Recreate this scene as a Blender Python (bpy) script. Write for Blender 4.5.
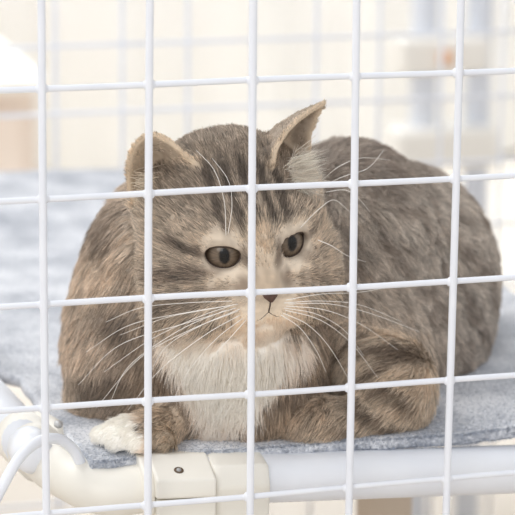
import bpy, bmesh, math, random
import numpy as np
from mathutils import Vector, Matrix

for o in list(bpy.data.objects):
    bpy.data.objects.remove(o)
SC = bpy.context.scene
COL = SC.collection

# ------------------------------------------------------------------ camera
FPX = 2700.0
YAW, PITCH, ROLL = 0.28202, 0.22891, 0.00986
CP = np.array([-0.34122, -1.186, 0.30458])
F_ = np.array([math.sin(YAW)*math.cos(PITCH), math.cos(YAW)*math.cos(PITCH), -math.sin(PITCH)])
R0 = np.array([math.cos(YAW), -math.sin(YAW), 0.0]); U0 = np.cross(R0, F_)
R_ = R0*math.cos(ROLL)+U0*math.sin(ROLL); U_ = -R0*math.sin(ROLL)+U0*math.cos(ROLL)

cam = bpy.data.cameras.new('camera'); camo = bpy.data.objects.new('camera', cam); COL.objects.link(camo)
cam.sensor_width = 36.0; cam.lens = 36.0*FPX/515.0
cam.clip_start = 0.05; cam.clip_end = 50
camo.matrix_world = Matrix(((R_[0], U_[0], -F_[0], CP[0]), (R_[1], U_[1], -F_[1], CP[1]), (R_[2], U_[2], -F_[2], CP[2]), (0, 0, 0, 1)))
cam.dof.use_dof = True; cam.dof.focus_distance = 1.285; cam.dof.aperture_fstop = 13.0
SC.camera = camo
SC.cycles.max_bounces = 16; SC.cycles.diffuse_bounces = 12

# ------------------------------------------------------------------ light
SC.view_settings.view_transform = 'Standard'; SC.view_settings.look = 'None'
SC.view_settings.exposure = 0.0; SC.view_settings.gamma = 1.0; SC.view_settings.use_curve_mapping = False
W = bpy.data.worlds.new('daylight'); SC.world = W; W.use_nodes = True
W.node_tree.nodes['Background'].inputs[0].default_value = (0.99, 0.99, 1.0, 1)
W.node_tree.nodes['Background'].inputs[1].default_value = 0.80

def area(name, loc, target, size, power, color, spread=180):
    l = bpy.data.lights.new(name, 'AREA'); l.shape = 'RECTANGLE'; l.size = size[0]; l.size_y = size[1]
    l.energy = power; l.color = color; l.spread = math.radians(spread)
    o = bpy.data.objects.new(name, l); COL.objects.link(o); o.location = loc
    o.rotation_euler = (Vector(target)-Vector(loc)).to_track_quat('-Z', 'Y').to_euler()
    return o
area('window_light', (-1.3, 1.3, 2.3), (0.05, 0.2, 0), (1.6, 1.4), 38, (1, 0.985, 0.96))
area('front_fill_light', (-1.5, -2.2, 0.9), (0.1, 0.1, 0), (1.6, 1.6), 27, (1, 0.985, 0.96))  # added front fill to brighten chest and paw, not a real window
area('backdrop_fill', (0.8, 2.2, 2.0), (1.0, 3.4, 0.1), (3.0, 0.6), 50, (0.84, 0.93, 1), 110)  # added fill that whitens curtain and wall, not a lamp in the room

# ------------------------------------------------------------------ helpers
def c2w(P):                       # camera metric coordinates (right, up, depth) to world
    P = np.asarray(P, float)
    return CP + P[..., 0:1]*R_ + P[..., 1:2]*U_ + P[..., 2:3]*F_
def cam3(px, py, D):
    return np.array([(px-257.5)*D/FPX, -(py-257.5)*D/FPX, D])
def at(px, py, D):
    return c2w(cam3(px, py, D))
def aty(px, py, Y):
    d = F_ + R_*(px-257.5)/FPX - U_*(py-257.5)/FPX
    return CP + d*(Y-CP[1])/d[1]
def atz(px, py, Z):
    d = F_ + R_*(px-257.5)/FPX - U_*(py-257.5)/FPX
    return CP + d*(Z-CP[2])/d[2]
def lin(r, g, b):
    return tuple(((c/255)/12.92 if c/255 <= .04045 else ((c/255+.055)/1.055)**2.4) for c in (r, g, b))

def mat(name, col, rough=0.5, noise=None, bump=None, spec=0.5, coat=0):
    m = bpy.data.materials.new(name); m.use_nodes = True
    nt = m.node_tree; b = nt.nodes['Principled BSDF']
    b.inputs['Base Color'].default_value = (*lin(*col), 1); b.inputs['Roughness'].default_value = rough
    b.inputs['Specular IOR Level'].default_value = spec; b.inputs['Coat Weight'].default_value = coat
    tc = nt.nodes.new('ShaderNodeTexCoord')
    if noise:
        sc, c2, lo, hi = noise
        n = nt.nodes.new('ShaderNodeTexNoise'); n.inputs['Scale'].default_value = sc; n.inputs['Detail'].default_value = 6
        r = nt.nodes.new('ShaderNodeValToRGB'); r.color_ramp.elements[0].position = lo; r.color_ramp.elements[1].position = hi
        r.color_ramp.elements[0].color = (*lin(*col), 1); r.color_ramp.elements[1].color = (*lin(*c2), 1)
        nt.links.new(tc.outputs['Object'], n.inputs['Vector']); nt.links.new(n.outputs['Fac'], r.inputs[0])
        nt.links.new(r.outputs[0], b.inputs['Base Color'])
    if bump:
        sc, st, dist = bump
        n = nt.nodes.new('ShaderNodeTexNoise'); n.inputs['Scale'].default_value = sc; n.inputs['Detail'].default_value = 4
        bp = nt.nodes.new('ShaderNodeBump'); bp.inputs['Strength'].default_value = st; bp.inputs['Distance'].default_value = dist
        nt.links.new(tc.outputs['Object'], n.inputs['Vector']); nt.links.new(n.outputs['Fac'], bp.inputs['Height'])
        nt.links.new(bp.outputs[0], b.inputs['Normal'])
    return m

M_wire = mat('white_coated_wire', (228, 232, 241), 0.32, noise=(60, (236, 239, 246), .3, .7), bump=(500, .05, .0003))
M_tube = mat('white_coated_tube', (226, 230, 238), 0.35, noise=(30, (234, 237, 243), .3, .7))
M_cream = mat('cream_plastic', (231, 228, 219), 0.42, noise=(25, (236, 233, 225), .3, .7), bump=(700, .08, .0002))
M_screw = mat('steel_screw', (150, 150, 150), 0.3, noise=(200, (200, 200, 200), .4, .6))
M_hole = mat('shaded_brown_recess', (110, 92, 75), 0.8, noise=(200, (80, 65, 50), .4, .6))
M_wall = mat('warm_white_plaster', (250, 250, 249), 0.9, noise=(3, (250, 248, 243), .3, .7))
M_floor = mat('pale_wood_floor', (212, 203, 192), 0.9, noise=(4, (205, 195, 182), .35, .7), spec=.1)
M_tray = mat('cream_tray_plastic', (200, 184, 165), 0.5, noise=(8, (206, 192, 175), .3, .7))
M_blue = mat('pale_blue_tube', (220, 226, 238), 0.4, noise=(10, (226, 231, 240), .3, .7))
M_board = mat('beige_board', (240, 237, 230), 0.6, noise=(6, (244, 241, 235), .3, .7))
M_peach = mat('peach_wood', (228, 212, 198), 0.6, noise=(6, (233, 219, 207), .3, .7))
M_orange = mat('orange_knob', (236, 190, 150), 0.5, noise=(20, (230, 180, 140), .3, .7))
M_curt = mat('white_curtain', (252, 252, 252), 0.9, noise=(5, (249, 249, 248), .3, .7))
M_brown = mat('tan_post', (196, 178, 158), 0.8, noise=(12, (206, 190, 172), .3, .7))

def link(name, me, m=None, parent=None, smooth=True):
    o = bpy.data.objects.new(name, me); COL.objects.link(o)
    if m: me.materials.append(m)
    if smooth and len(me.polygons):
        me.polygons.foreach_set('use_smooth', [True]*len(me.polygons))
    if parent: o.parent = parent
    return o
def pydata(verts, faces):
    me = bpy.data.meshes.new('m'); me.from_pydata([tuple(map(float, v)) for v in verts], [], faces); me.update(); return me
def thing(name, label, cat, group=None, loc=None):
    o = bpy.data.objects.new(name, None); COL.objects.link(o); o.empty_display_size = .02
    if loc is not None: o.location = loc
    tagp(o, label, cat, group); return o
def tagp(o, label, cat, group=None):
    o['label'] = label; o['category'] = cat
    if group: o['group'] = group
def struct(o):
    o['kind'] = 'structure'; return o
def keep(o, parent):               # parent without moving
    o.parent = parent; o.matrix_parent_inverse = Matrix.Translation(parent.location).inverted()
    return o

def tube_data(pts, rad, seg=12, caps=True):
    pts = [np.asarray(p, float) for p in pts]; n = len(pts)
    rads = [rad]*n if np.isscalar(rad) else list(rad)
    V = []; Fc = []; prev = None
    for i, p in enumerate(pts):
        t = pts[min(i+1, n-1)]-pts[max(i-1, 0)]; t = t/np.linalg.norm(t)
        if prev is None:
            a = np.array([0, 0, 1.0]) if abs(t[2]) < .9 else np.array([1.0, 0, 0])
        else: a = prev
        a = a - t*(a@t); a /= np.linalg.norm(a); b = np.cross(t, a); prev = a
        for k in range(seg):
            th = 2*math.pi*k/seg; V.append(p+rads[i]*(math.cos(th)*a+math.sin(th)*b))
    for i in range(n-1):
        for k in range(seg):
            k2 = (k+1) % seg; Fc.append((i*seg+k, i*seg+k2, (i+1)*seg+k2, (i+1)*seg+k))
    if caps:
        Fc.append(tuple(range(seg-1, -1, -1))); Fc.append(tuple((n-1)*seg+k for k in range(seg)))
    return V, Fc
def join(*ds):
    V = []; Fc = []
    for v, f in ds:
        o = len(V); V += list(v); Fc += [tuple(i+o for i in q) for q in f]
    return V, Fc
def tube(name, pts, rad, m, parent=None, seg=12):
    o = link(name, pydata(*tube_data(pts, rad, seg)), m)
    if parent: keep(o, parent)
    return o
def sphere_data(c, r, seg=12, rings=8, sc=(1, 1, 1)):
    V = []; Fc = []
    for i in range(1, rings):
        ph = math.pi*i/rings
        for k in range(seg):
            th = 2*math.pi*k/seg
            V.append(np.array(c)+r*np.array([math.sin(ph)*math.cos(th)*sc[0], math.sin(ph)*math.sin(th)*sc[1], math.cos(ph)*sc[2]]))
    t = len(V); V.append(np.array(c)+[0, 0, r*sc[2]]); V.append(np.array(c)-[0, 0, r*sc[2]])
    for i in range(rings-2):
        for k in range(seg):
            k2 = (k+1) % seg; Fc.append((i*seg+k, (i+1)*seg+k, (i+1)*seg+k2, i*seg+k2))
    for k in range(seg):
        k2 = (k+1) % seg; Fc.append((t, k, k2)); Fc.append((t+1, (rings-2)*seg+k2, (rings-2)*seg+k))
    return V, Fc
def bezier(pts, n=24):             # Catmull-Rom through the points
    P = [np.asarray(p, float) for p in pts]; P = [2*P[0]-P[1]]+P+[2*P[-1]-P[-2]]
    out = []
    for i in range(1, len(P)-2):
        for k in range(n):
            t = k/n; a, b, c, d = P[i-1:i+3]
            out.append(.5*((2*b)+(-a+c)*t+(2*a-5*b+4*c-d)*t*t+(-a+3*b-3*c+d)*t**3))
    out.append(P[-2]); return out
def box(name, lo, hi, m, parent=None, bev=0.002, seg=3):
    bm = bmesh.new(); bmesh.ops.create_cube(bm, size=1)
    lo = Vector(lo); hi = Vector(hi)
    for v in bm.verts:
        v.co = Vector(((lo[i]+hi[i])/2+v.co[i]*(hi[i]-lo[i])) for i in range(3))
    if bev: bmesh.ops.bevel(bm, geom=bm.edges[:], offset=bev, segments=seg, affect='EDGES', profile=.5)
    me = bpy.data.meshes.new(name); bm.to_mesh(me); bm.free()
    o = link(name, me, m, smooth=False)
    if parent: keep(o, parent)
    return o

# value noise for coats and felt
def vnoise(P, scale, seed=0):
    P = np.asarray(P)*scale + 1000 + seed*17.3
    I = np.floor(P).astype(np.int64); f = P-I; f = f*f*(3-2*f)
    def h(a, b, c):
        n = (a*374761393 + b*668265263 + c*2147483647 + seed*974634777) & 0xffffffff
        n = ((n ^ (n >> 13))*1274126177) & 0xffffffff
        return ((n ^ (n >> 16)) & 0xffff)/32767.5-1
    r = 0
    for dx in (0, 1):
        for dy in (0, 1):
            for dz in (0, 1):
                w = (f[..., 0] if dx else 1-f[..., 0])*(f[..., 1] if dy else 1-f[..., 1])*(f[..., 2] if dz else 1-f[..., 2])
                r = r + w*h(I[..., 0]+dx, I[..., 1]+dy, I[..., 2]+dz)
    return r

# ------------------------------------------------------------------ the room
ZF = -0.62
struct(box('floor', (-4, -3, ZF-.05), (5, 3.4, ZF), M_floor, bev=0))
struct(box('wall_back', (-4, 3.4, ZF), (5, 3.5, 2.4), M_wall, bev=0))
struct(box('baseboard_back', (-4, 3.385, ZF), (5, 3.4, ZF+.09), M_tray, bev=0))

# curtain, pleated, hanging in front of the back wall
V = []; Fc = []; NX = 240
for j, z in enumerate((2.2, 1.2, .4, -.61)):
    for i in range(NX+1):
        x = -1.2+3.9*i/NX
        V.append((x, 3.28+.022*math.sin(x*26+.7*math.sin(x*5))+.006*math.sin(x*70+z), z))
for j in range(3):
    for i in range(NX):
        a = j*(NX+1)+i; Fc.append((a, a+1, a+NX+2, a+NX+1))
cu = link('curtain', pydata(V, Fc), M_curt)
md = cu.modifiers.new('t', 'SOLIDIFY'); md.thickness = .002
tagp(cu, 'white pleated curtain hanging blurred far behind the wire cage', 'curtain')

# ------------------------------------------------------------------ wire cage
cage = thing('wire_cage', 'white coated wire pet cage with square mesh around the cat', 'cage', loc=(0.05, 0, -.40))
VW = {1: ((42, 89), (45.5, 409)), 2: ((149.7, 86), (147.6, 505)), 3: ((253.3, 82), (249.6, 495)), 4: ((355.6, 79), (349, 485)), 5: ((458.6, 73), (447.5, 479.7))}
HW = {1: ((42, 89), (458.5, 73)), 2: ((44, 199.5), (456, 179)), 3: ((44.3, 305), (453, 282)), 4: ((45.5, 409), (451.5, 381)), 5: ((45, 515.0), (447.5, 479.7))}
ZT, ZB = .27, -.40
XL, XR = -.30, .45
for i in range(-4, 12):
    x0 = (i-3)*.05; x1 = x0
    if i in VW:
        a, b = aty(*VW[i][0], 0), aty(*VW[i][1], 0)
        s = (b[0]-a[0])/(b[2]-a[2]); x0 = a[0]+s*(ZT-a[2]); x1 = a[0]+s*(ZB-a[2])
    if x0 < XL or x0 > XR: continue
    P = [(x0+(x1-x0)*t+.0003*math.sin(9*t+i), .0002*math.sin(7*t+2*i), ZT+(ZB-ZT)*t) for t in np.linspace(0, 1, 24)]
    tube('vertical_wire', P, .00185, M_wire, cage)
for j in range(-1, 13):
    z0 = -(j-3)*.05; z1 = z0
    if z0 > ZT or z0 < ZB+.01: continue
    s = 0; xa, za = 0, z0
    if j in HW:
        a, b = aty(*HW[j][0], 0), aty(*HW[j][1], 0)
        s = (b[2]-a[2])/(b[0]-a[0]); xa, za = a[0], a[2]
    P = [(x, .0016+.0002*math.sin(3*x*20+j), za+s*(x-xa)+.0003*math.sin(31*x+j)) for x in np.linspace(XL, XR, 40)]
    d = [tube_data(P, .0015, 10)]
    for i in range(1, 6):          # weld beads under the coating
        a, b = aty(*VW[i][0], 0), aty(*VW[i][1], 0)
        zz = za+s*(a[0]-xa); xx = a[0]+(b[0]-a[0])*(zz-a[2])/(b[2]-a[2])
        d.append(sphere_data((xx, .0008, zz), .0026, sc=(1.25, .62, 1.05)))
    o = link('horizontal_wire', pydata(*join(*d)), M_wire); keep(o, cage)
YB = .735
for i in range(-7, 19):
    x0 = .010+i*.05
    if x0 < XL or x0 > .75: continue
    tube('vertical_wire', [(x0, YB, ZT), (x0, YB, ZB)], .0016, M_wire, cage, 8)
for z0 in np.arange(-.39, .27, .05):
    tube('horizontal_wire', [(XL, YB-.003, z0-.004), (.75, YB-.003, z0-.004)], .0016, M_wire, cage, 8)
bt = box('bottom_tray', (XL, -.004, ZB-.025), (.75, YB+.01, ZB), M_tray, cage, .004)

# ------------------------------------------------------------------ hammock frame
ZM = -.0868                        # top of the felt
TY, TZ, TR = .0315, -.1035, .0123
fr = thing('hammock_frame', 'white tube and cream plastic joint frame carrying the grey felt mat', 'frame', loc=(.05, .3, ZB))
a = aty(262, 478, TY); b = aty(515, 469, TY); sl = (b[2]-a[2])/(b[0]-a[0])
tz = lambda x: a[2]+sl*(x-a[0])
XF = .235
tube('front_tube', [(x, TY, tz(x)) for x in np.linspace(-.04, XF, 12)], TR, M_tube, fr, 32)
zc = tz(XF)
tube('side_tube', [(XF+.012, TY+.012, zc), (XF+.012, .66, -.100)], TR, M_tube, fr, 24)
tube('side_tube', [(-.0895, TY+.06, -.0955), (-.096, .20, -.095), (-.096, .66, -.094)], TR, M_tube, fr, 24)
tube('back_tube', [(-.096, .665, -.098), (XF+.012, .665, -.100)], TR, M_tube, fr, 24)
# elbow joint at the left: along the front tube, bending back
zl = -.0965
zq = lambda x, e=0: tz(x)-.0008-.0035*min(1, max(0, (-.028-x)/.03))+e
path = bezier([(-.030, TY, zq(-.030)), (-.046, TY, zq(-.046)), (-.060, TY+.001, zq(-.060)), (-.0700, TY+.006, zq(-.0725, .001)), (-.0770, TY+.018, zq(-.08, .0025)), (-.0815, TY+.038, -.1005), (-.0865, TY+.060, -.0975)], 8)
tube('elbow_joint', path, [.0121]*len(path), M_cream, fr, 32)
tube('side_sleeve', bezier([(-.0842, TY+.050, -.0988), (-.0905, TY+.078, -.0955)], 4), .0140, M_cream, fr, 28)
tube('joint_collar', [(-.0375, TY, zq(-.0375)), (-.0345, TY, zq(-.0345))], .0130, M_cream, fr, 32)
# clamp with its screw, and the sleeve on its right: profiles extruded along the tube
def extrude(name, px0, px1, prof, m, bev=.0015, shrink=1.0):
    p0 = aty(px0, 480, TY)[0]; p1 = aty(px1, 480, TY)[0]; bm = bmesh.new(); st = [(p0, shrink), (p0+.0025, 1), (p1-.0025, 1), (p1, shrink)] if shrink != 1 else [(p0, 1), (p1, 1)]
    for x, q in st:
        for (yy, zz) in prof: bm.verts.new((x, TY+yy*q, tz(x)+zz*q))
    bm.verts.ensure_lookup_table(); n = len(prof)
    for r in range(len(st)-1):
        for k in range(n): bm.faces.new([bm.verts[r*n+k], bm.verts[r*n+(k+1) % n], bm.verts[(r+1)*n+(k+1) % n], bm.verts[(r+1)*n+k]])
    bm.faces.new([bm.verts[k] for k in range(n)]); bm.faces.new([bm.verts[(len(st)-1)*n+k] for k in range(n-1, -1, -1)])
    bmesh.ops.recalc_face_normals(bm, faces=bm.faces[:])
    bmesh.ops.bevel(bm, geom=bm.edges[:], offset=bev, segments=3, affect='EDGES', profile=.5, clamp_overlap=True)
    me = bpy.data.meshes.new(name); bm.to_mesh(me); bm.free(); return keep(link(name, me, m, smooth=False), fr)
extrude('clamp_block', 147, 206, [(.0135, -.002), (.0135, .0126), (-.0010, .0142), (-.0200, .0068), (-.0200, -.0026), (-.0160, -.0030)], M_cream, .0013)
extrude('clamp_wing', 137, 148, [(.0135, -.012), (.0135, .0120), (-.0020, .0136), (-.0135, .0080), (-.0165, .0010), (-.0150, -.0120)], M_cream, .0012)
extrude('clamp_lower', 148, 206, [(.0135, -.0030), (-.0150, -.0036), (-.0196, -.0036), (-.0196, -.0200), (.0100, -.0210)], M_cream, .0012)
extrude('tube_sleeve', 206, 262, [(-.0150, -.016), (-.0165, .001), (-.0125, .0110), (.006, .0146), (.0150, .0115), (.0155, -.014), (.010, -.0165), (-.010, -.0175)], M_cream, .0012, .93)

# ------------------------------------------------------------------ the cat
# Modelled as one signed distance field in camera-aligned metres (right, up, depth), meshed by surface nets.
HY, HP, HR = math.radians(17.5), math.radians(18), math.radians(4.2)
HS = 0.92; HT = np.array([-.0108, .0120, 1.33])
HD = .040                          # how far the head sits behind the first layout

def _rot(y, p, r):
    cy, sy, cp, sp, cr, sr = math.cos(y), math.sin(y), math.cos(p), math.sin(p), math.cos(r), math.sin(r)
    return np.array([[cr, -sr, 0], [sr, cr, 0], [0, 0, 1]])@np.array([[1, 0, 0], [0, cp, -sp], [0, sp, cp]])@np.array([[cy, 0, sy], [0, 1, 0], [-sy, 0, cy]])
HR_M = _rot(HY, HP, HR); FLIP = np.array([1, 1, -1.0])
def h2c(q):                        # head space (right, up, forward) to camera space
    return (np.asarray(q, float)@HR_M.T)*HS*FLIP+HT
def c2h(P):
    return (((P-HT)*FLIP/HS)@HR_M)

class Field:
    def __init__(s): s.prims = []
    def add(s, fn, lo, hi, k, group, op='u'): s.prims.append((fn, np.array(lo), np.array(hi), k, group, op))
FD = Field()
def ell(c, r, k=.012, group='body', rot=None, op='u', space='c'):
    c = np.array(c, float); r = np.array(r, float)
    Rm = np.eye(3) if rot is None else rot
    if space == 'h':
        c = h2c(c); r = r*HS; Rm = np.diag([1, 1, -1.0])@HR_M@Rm
    def fn(P):
        q = (P-c)@Rm; k0 = np.sqrt(((q/r)**2).sum(-1)); k1 = np.sqrt(((q/(r*r))**2).sum(-1))+1e-9
        return np.where(k0 > 1e-6, k0*(k0-1)/k1, -r.min())
    e = r.max(); FD.add(fn, c-e, c+e, k, group, op)
def epx(px, py, D, rx, ry, rz, k=.014, group='body', ang=0, tilt=0):
    a = math.radians(ang); t = math.radians(tilt)   # ang: in picture plane; tilt: right side goes away
    Rz = np.array([[math.cos(a), -math.sin(a), 0], [math.sin(a), math.cos(a), 0], [0, 0, 1]])
    Ry = np.array([[math.cos(t), 0, -math.sin(t)], [0, 1, 0], [math.sin(t), 0, math.cos(t)]])
    ell(cam3(px, py, D), (rx*D/FPX, ry*D/FPX, rz), k, group, Ry@Rz)
def cap(a, b, ra, rb, k=.008, group='body', op='u', space='c'):
    a = np.array(a, float); b = np.array(b, float)
    if space == 'h': a = h2c(a); b = h2c(b); ra *= HS; rb *= HS
    ba = b-a; L = ba@ba
    def fn(P):
        h = np.clip(((P-a)@ba)/L, 0, 1)
        return np.linalg.norm(P-a-h[..., None]*ba, axis=-1)-(ra+(rb-ra)*h)
    R = max(ra, rb); FD.add(fn, np.minimum(a, b)-R, np.maximum(a, b)+R, k, group, op)
def tri(a, b, c, r, k=.003, group='ear'):
    a, b, c = [np.array(v, float) for v in (a, b, c)]
    nor = np.cross(b-a, a-c)
    def seg(P, a, b):
        ba = b-a; h = np.clip(((P-a)@ba)/(ba@ba), 0, 1); d = P-a-h[..., None]*ba; return (d*d).sum(-1)
    def fn(P):
        s = np.sign((P-a)@np.cross(b-a, nor))+np.sign((P-b)@np.cross(c-b, nor))+np.sign((P-c)@np.cross(a-c, nor))
        e = np.minimum(np.minimum(seg(P, a, b), seg(P, b, c)), seg(P, c, a)); pl = ((P-a)@nor)**2/(nor@nor)
        return np.sqrt(np.where(s < 2, e, pl))-r
    FD.add(fn, np.minimum(np.minimum(a, b), c)-r, np.maximum(np.maximum(a, b), c)+r, k, group)

# --- body masses
epx(438, 302, 1.545, 52, 84, .075, .025, 'rump')
epx(398, 264, 1.51, 72, 100, .070, .03, 'torso', 0, 30)
epx(348, 238, 1.46, 77, 98, .062, .03, 'torso', 0, 25)
epx(345, 330, 1.455, 95, 90, .060, .02, 'torso')
epx(400, 350, 1.49, 75, 75, .055, .02, 'torso')
epx(215, 290, 1.405, 92, 110, .050, .025, 'neck')
epx(150, 310, 1.40, 72, 105, .052, .02, 'shoulder', 6)
epx(132, 352, 1.392, 62, 75, .045, .02, 'shoulder')
epx(235, 355, 1.362, 85, 80, .036, .02, 'chest')
epx(230, 330, 1.345, 60, 60, .028, .02, 'chest')
epx(235, 412, 1.365, 95, 42, .032, .015, 'chest')
# --- right side: tucked foreleg, elbow at right
epx(385, 388, 1.380, 47, 52, .034, .012, 'armr', -20, 10)
cap(cam3(394, 420, 1.368), cam3(316, 427, 1.346), .0150, .0130, .006, 'armr')
cap(cam3(330, 350, 1.40), cam3(385, 370, 1.42), .022, .022, .016, 'armr')
epx(306, 424, 1.346, 20, 17, .012, .005, 'armr')
# --- left side: forearm and white paw
cap(cam3(112, 400, 1.392), cam3(165, 418, 1.375), .022, .016, .010, 'arml')
cap(cam3(192, 424, 1.362), cam3(158, 432, 1.335), .0140, .0125, .007, 'arml')
epx(134, 435, 1.327, 34, 20, .016, .005, 'pawl', 8)
for px, py, D in ((104, 438, 1.330), (119, 442, 1.318), (140, 444, 1.314), (163, 441, 1.320)):
    epx(px, py+2, D, 13, 15, .0090, .0035, 'pawl')
epx(168, 262, 1.378, 56, 66, .038, .02, 'neck')
epx(160, 232, 1.395, 40, 48, .035, .02, 'neck')
# --- head
ell((0, .008, -.012), (.0485, .046, .046), .012, 'head', space='h')
for s in (-1, 1):
    ell((.0245*s, -.019, .004), (.028, .028, .030), .012, 'head', space='h')
    ell((.0170*s, -.0330, .0270), (.0190, .0120, .0160), .008, 'muzzle', space='h')
    ell((.0300*s, -.0330, .0080), (.0210, .0180, .0220), .010, 'head', space='h')
    ell((.0098*s, -.0305, .0365), (.0140, .0105, .0120), .005, 'muzzle', space='h')
    ell((.019*s, .0125, .0265), (.017, .010, .012), .010, 'head', space='h')
ell((0, -.008, .022), (.034, .030, .024), .010, 'head', space='h')
cap((0, .012, .032), (0, -.019, .0450), .0088, .0070, .008, 'head', space='h')
ell((0, -.0425, .028), (.013, .0095, .0115), .006, 'muzzle', space='h')
ell((0, -.0225, .0465), (.0050, .0040, .0045), .003, 'muzzle', space='h')
# eyes
EYE_R = .0112
EYES = []
for s in (-1, 1):
    c = np.array((.0162*s, .0018, .0288)); d = np.array((.34*s, -.02, 1.0)); d /= np.linalg.norm(d)
    EYES.append((s, c, d))
    ell(c, (EYE_R+.0012,)*3, .003, 'head', space='h')
def almond(s, c, d):
    """unit axes of the eye in head space and the lid outline (u across, v up)"""
    x = np.array((1.0, .13*s, 0)); x -= d*(x@d); x /= np.linalg.norm(x); y = np.cross(d, x)
    return x, y
EA, EB = .0097, .0073
def lidfn(u, v, s):                 # <0 inside the opening; outer corner is a little higher, upper lid flatter
    up = EB*.76; lo = EB*1.0
    h = np.where(v > 0, up, lo)
    return np.abs(u/EA)**2.2+np.abs(v/h)**2.0-1
for s, c, d in EYES:
    x, y = almond(s, c, d)
    def fn(P, s=s, c=c, d=d, x=x, y=y):
        q = c2h(P)-c; u, v, w = q@x, q@y, q@d
        g = lidfn(u, v, s)*.004; return np.maximum(g, .002-w)*HS
    cc = h2c(c+d*.01); FD.add(fn, cc-.012, cc+.012, .0008, 'head', 's')
# ears: cupped shells from fans of triangles
def ear(rim, back, r):
    """rim: outline from the inner base over the tip to the outer base (pixels, depth); back: deepest line from base towards tip"""
    rim = [cam3(p[0], p[1], p[2]) for p in rim]; back = [cam3(p[0], p[1], p[2]) for p in back]
    n = len(rim); m = len(back)
    def bk(t):
        x = (1-abs(2*t-1))*(m-1); j = min(m-2, int(x)); return back[j]+(back[j+1]-back[j])*(x-j)
    def rm(t):
        x = t*(n-1); j = min(n-2, int(x)); return rim[j]+(rim[j+1]-rim[j])*(x-j)
    sub = Field(); keep_ = FD.prims; FD.prims = sub.prims
    M = 20
    for i in range(M):
        t0, t1 = i/M, (i+1)/M; a, b, c, d = rm(t0), rm(t1), bk(t0), bk(t1)
        mid = lambda p, q: (p+q)/2+np.array([0, 0, .0022])     # belly of the cup
        e, f = mid(a, c), mid(b, d)
        tri(a, b, e, r*.8); tri(b, e, f, r*.9); tri(e, f, c, r)
        if np.linalg.norm(d-c) > 1e-4: tri(f, c, d, r)
    FD.prims = keep_; P_ = sub.prims
    lo = np.min([p[1] for p in P_], 0); hi = np.max([p[2] for p in P_], 0)
    def fn(P):
        v = P_[0][0](P)
        for p in P_[1:]: v = np.minimum(v, p[0](P))
        return v
    FD.add(fn, lo, hi, .005, 'ear')
EARL_RIM = [(208, 174, 1.308), (198, 165, 1.304), (188, 157, 1.301), (171, 142, 1.299), (156, 134, 1.299), (144, 136, 1.301), (133, 147, 1.306), (127, 168, 1.313), (129, 188, 1.320), (136, 209, 1.328)]
EARL_BACK = [(178, 205, 1.350), (165, 180, 1.345), (152, 152, 1.322)]
ear(EARL_RIM, EARL_BACK, .0015)
EARR_RIM = [(272, 166, 1.305), (276, 148, 1.306), (287, 131, 1.310), (302, 116, 1.316), (324, 103, 1.326), (317, 116, 1.328), (310, 135, 1.334), (309, 158, 1.340), (318, 186, 1.344)]
EARR_BACK = [(262, 150, 1.335), (276, 128, 1.332), (298, 114, 1.328)]
ear(EARR_RIM, EARR_BACK, .0015)
cap(cam3(180, 210, 1.363), cam3(164, 190, 1.368), .012, .008, .008, 'head')
cap(cam3(292, 198, 1.362), cam3(284, 172, 1.360), .013, .008, .008, 'head')

# --- evaluate
VOX = .0014
LO = np.array([-.125, -.112, 1.225]); HI = np.array([.165, .085, 1.665])
N = np.ceil((HI-LO)/VOX).astype(int)
ax = [LO[i]+VOX*np.arange(N[i]) for i in range(3)]
D = np.full(tuple(N), .05)
def smin(a, b, k):
    h = np.clip(.5+.5*(b-a)/k, 0, 1); return b+(a-b)*h-k*h*(1-h)
for fn, lo, hi, k, g, op in FD.prims:
    i0 = np.clip(np.floor((lo-.016-LO)/VOX).astype(int), 0, N-1); i1 = np.clip(np.ceil((hi+.016-LO)/VOX).astype(int)+1, 1, N)
    sl_ = tuple(slice(i0[i], i1[i]) for i in range(3))
    G = np.stack(np.meshgrid(*[ax[i][i0[i]:i1[i]] for i in range(3)], indexing='ij'), -1)
    v = fn(G)
    D[sl_] = smin(D[sl_], v, k) if op == 'u' else -smin(-D[sl_], v, k)
# the mat it lies on: flatten the underside
ZN = np.array([R_[2], U_[2], F_[2]])
G0, G1, G2 = [ax[i].reshape([-1 if j == i else 1 for j in range(3)]) for i in range(3)]
zw = CP[2]+G0*ZN[0]+G1*ZN[1]+G2*ZN[2]
D = -smin(-D, -((ZM+.0008)-zw), .004)

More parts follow.
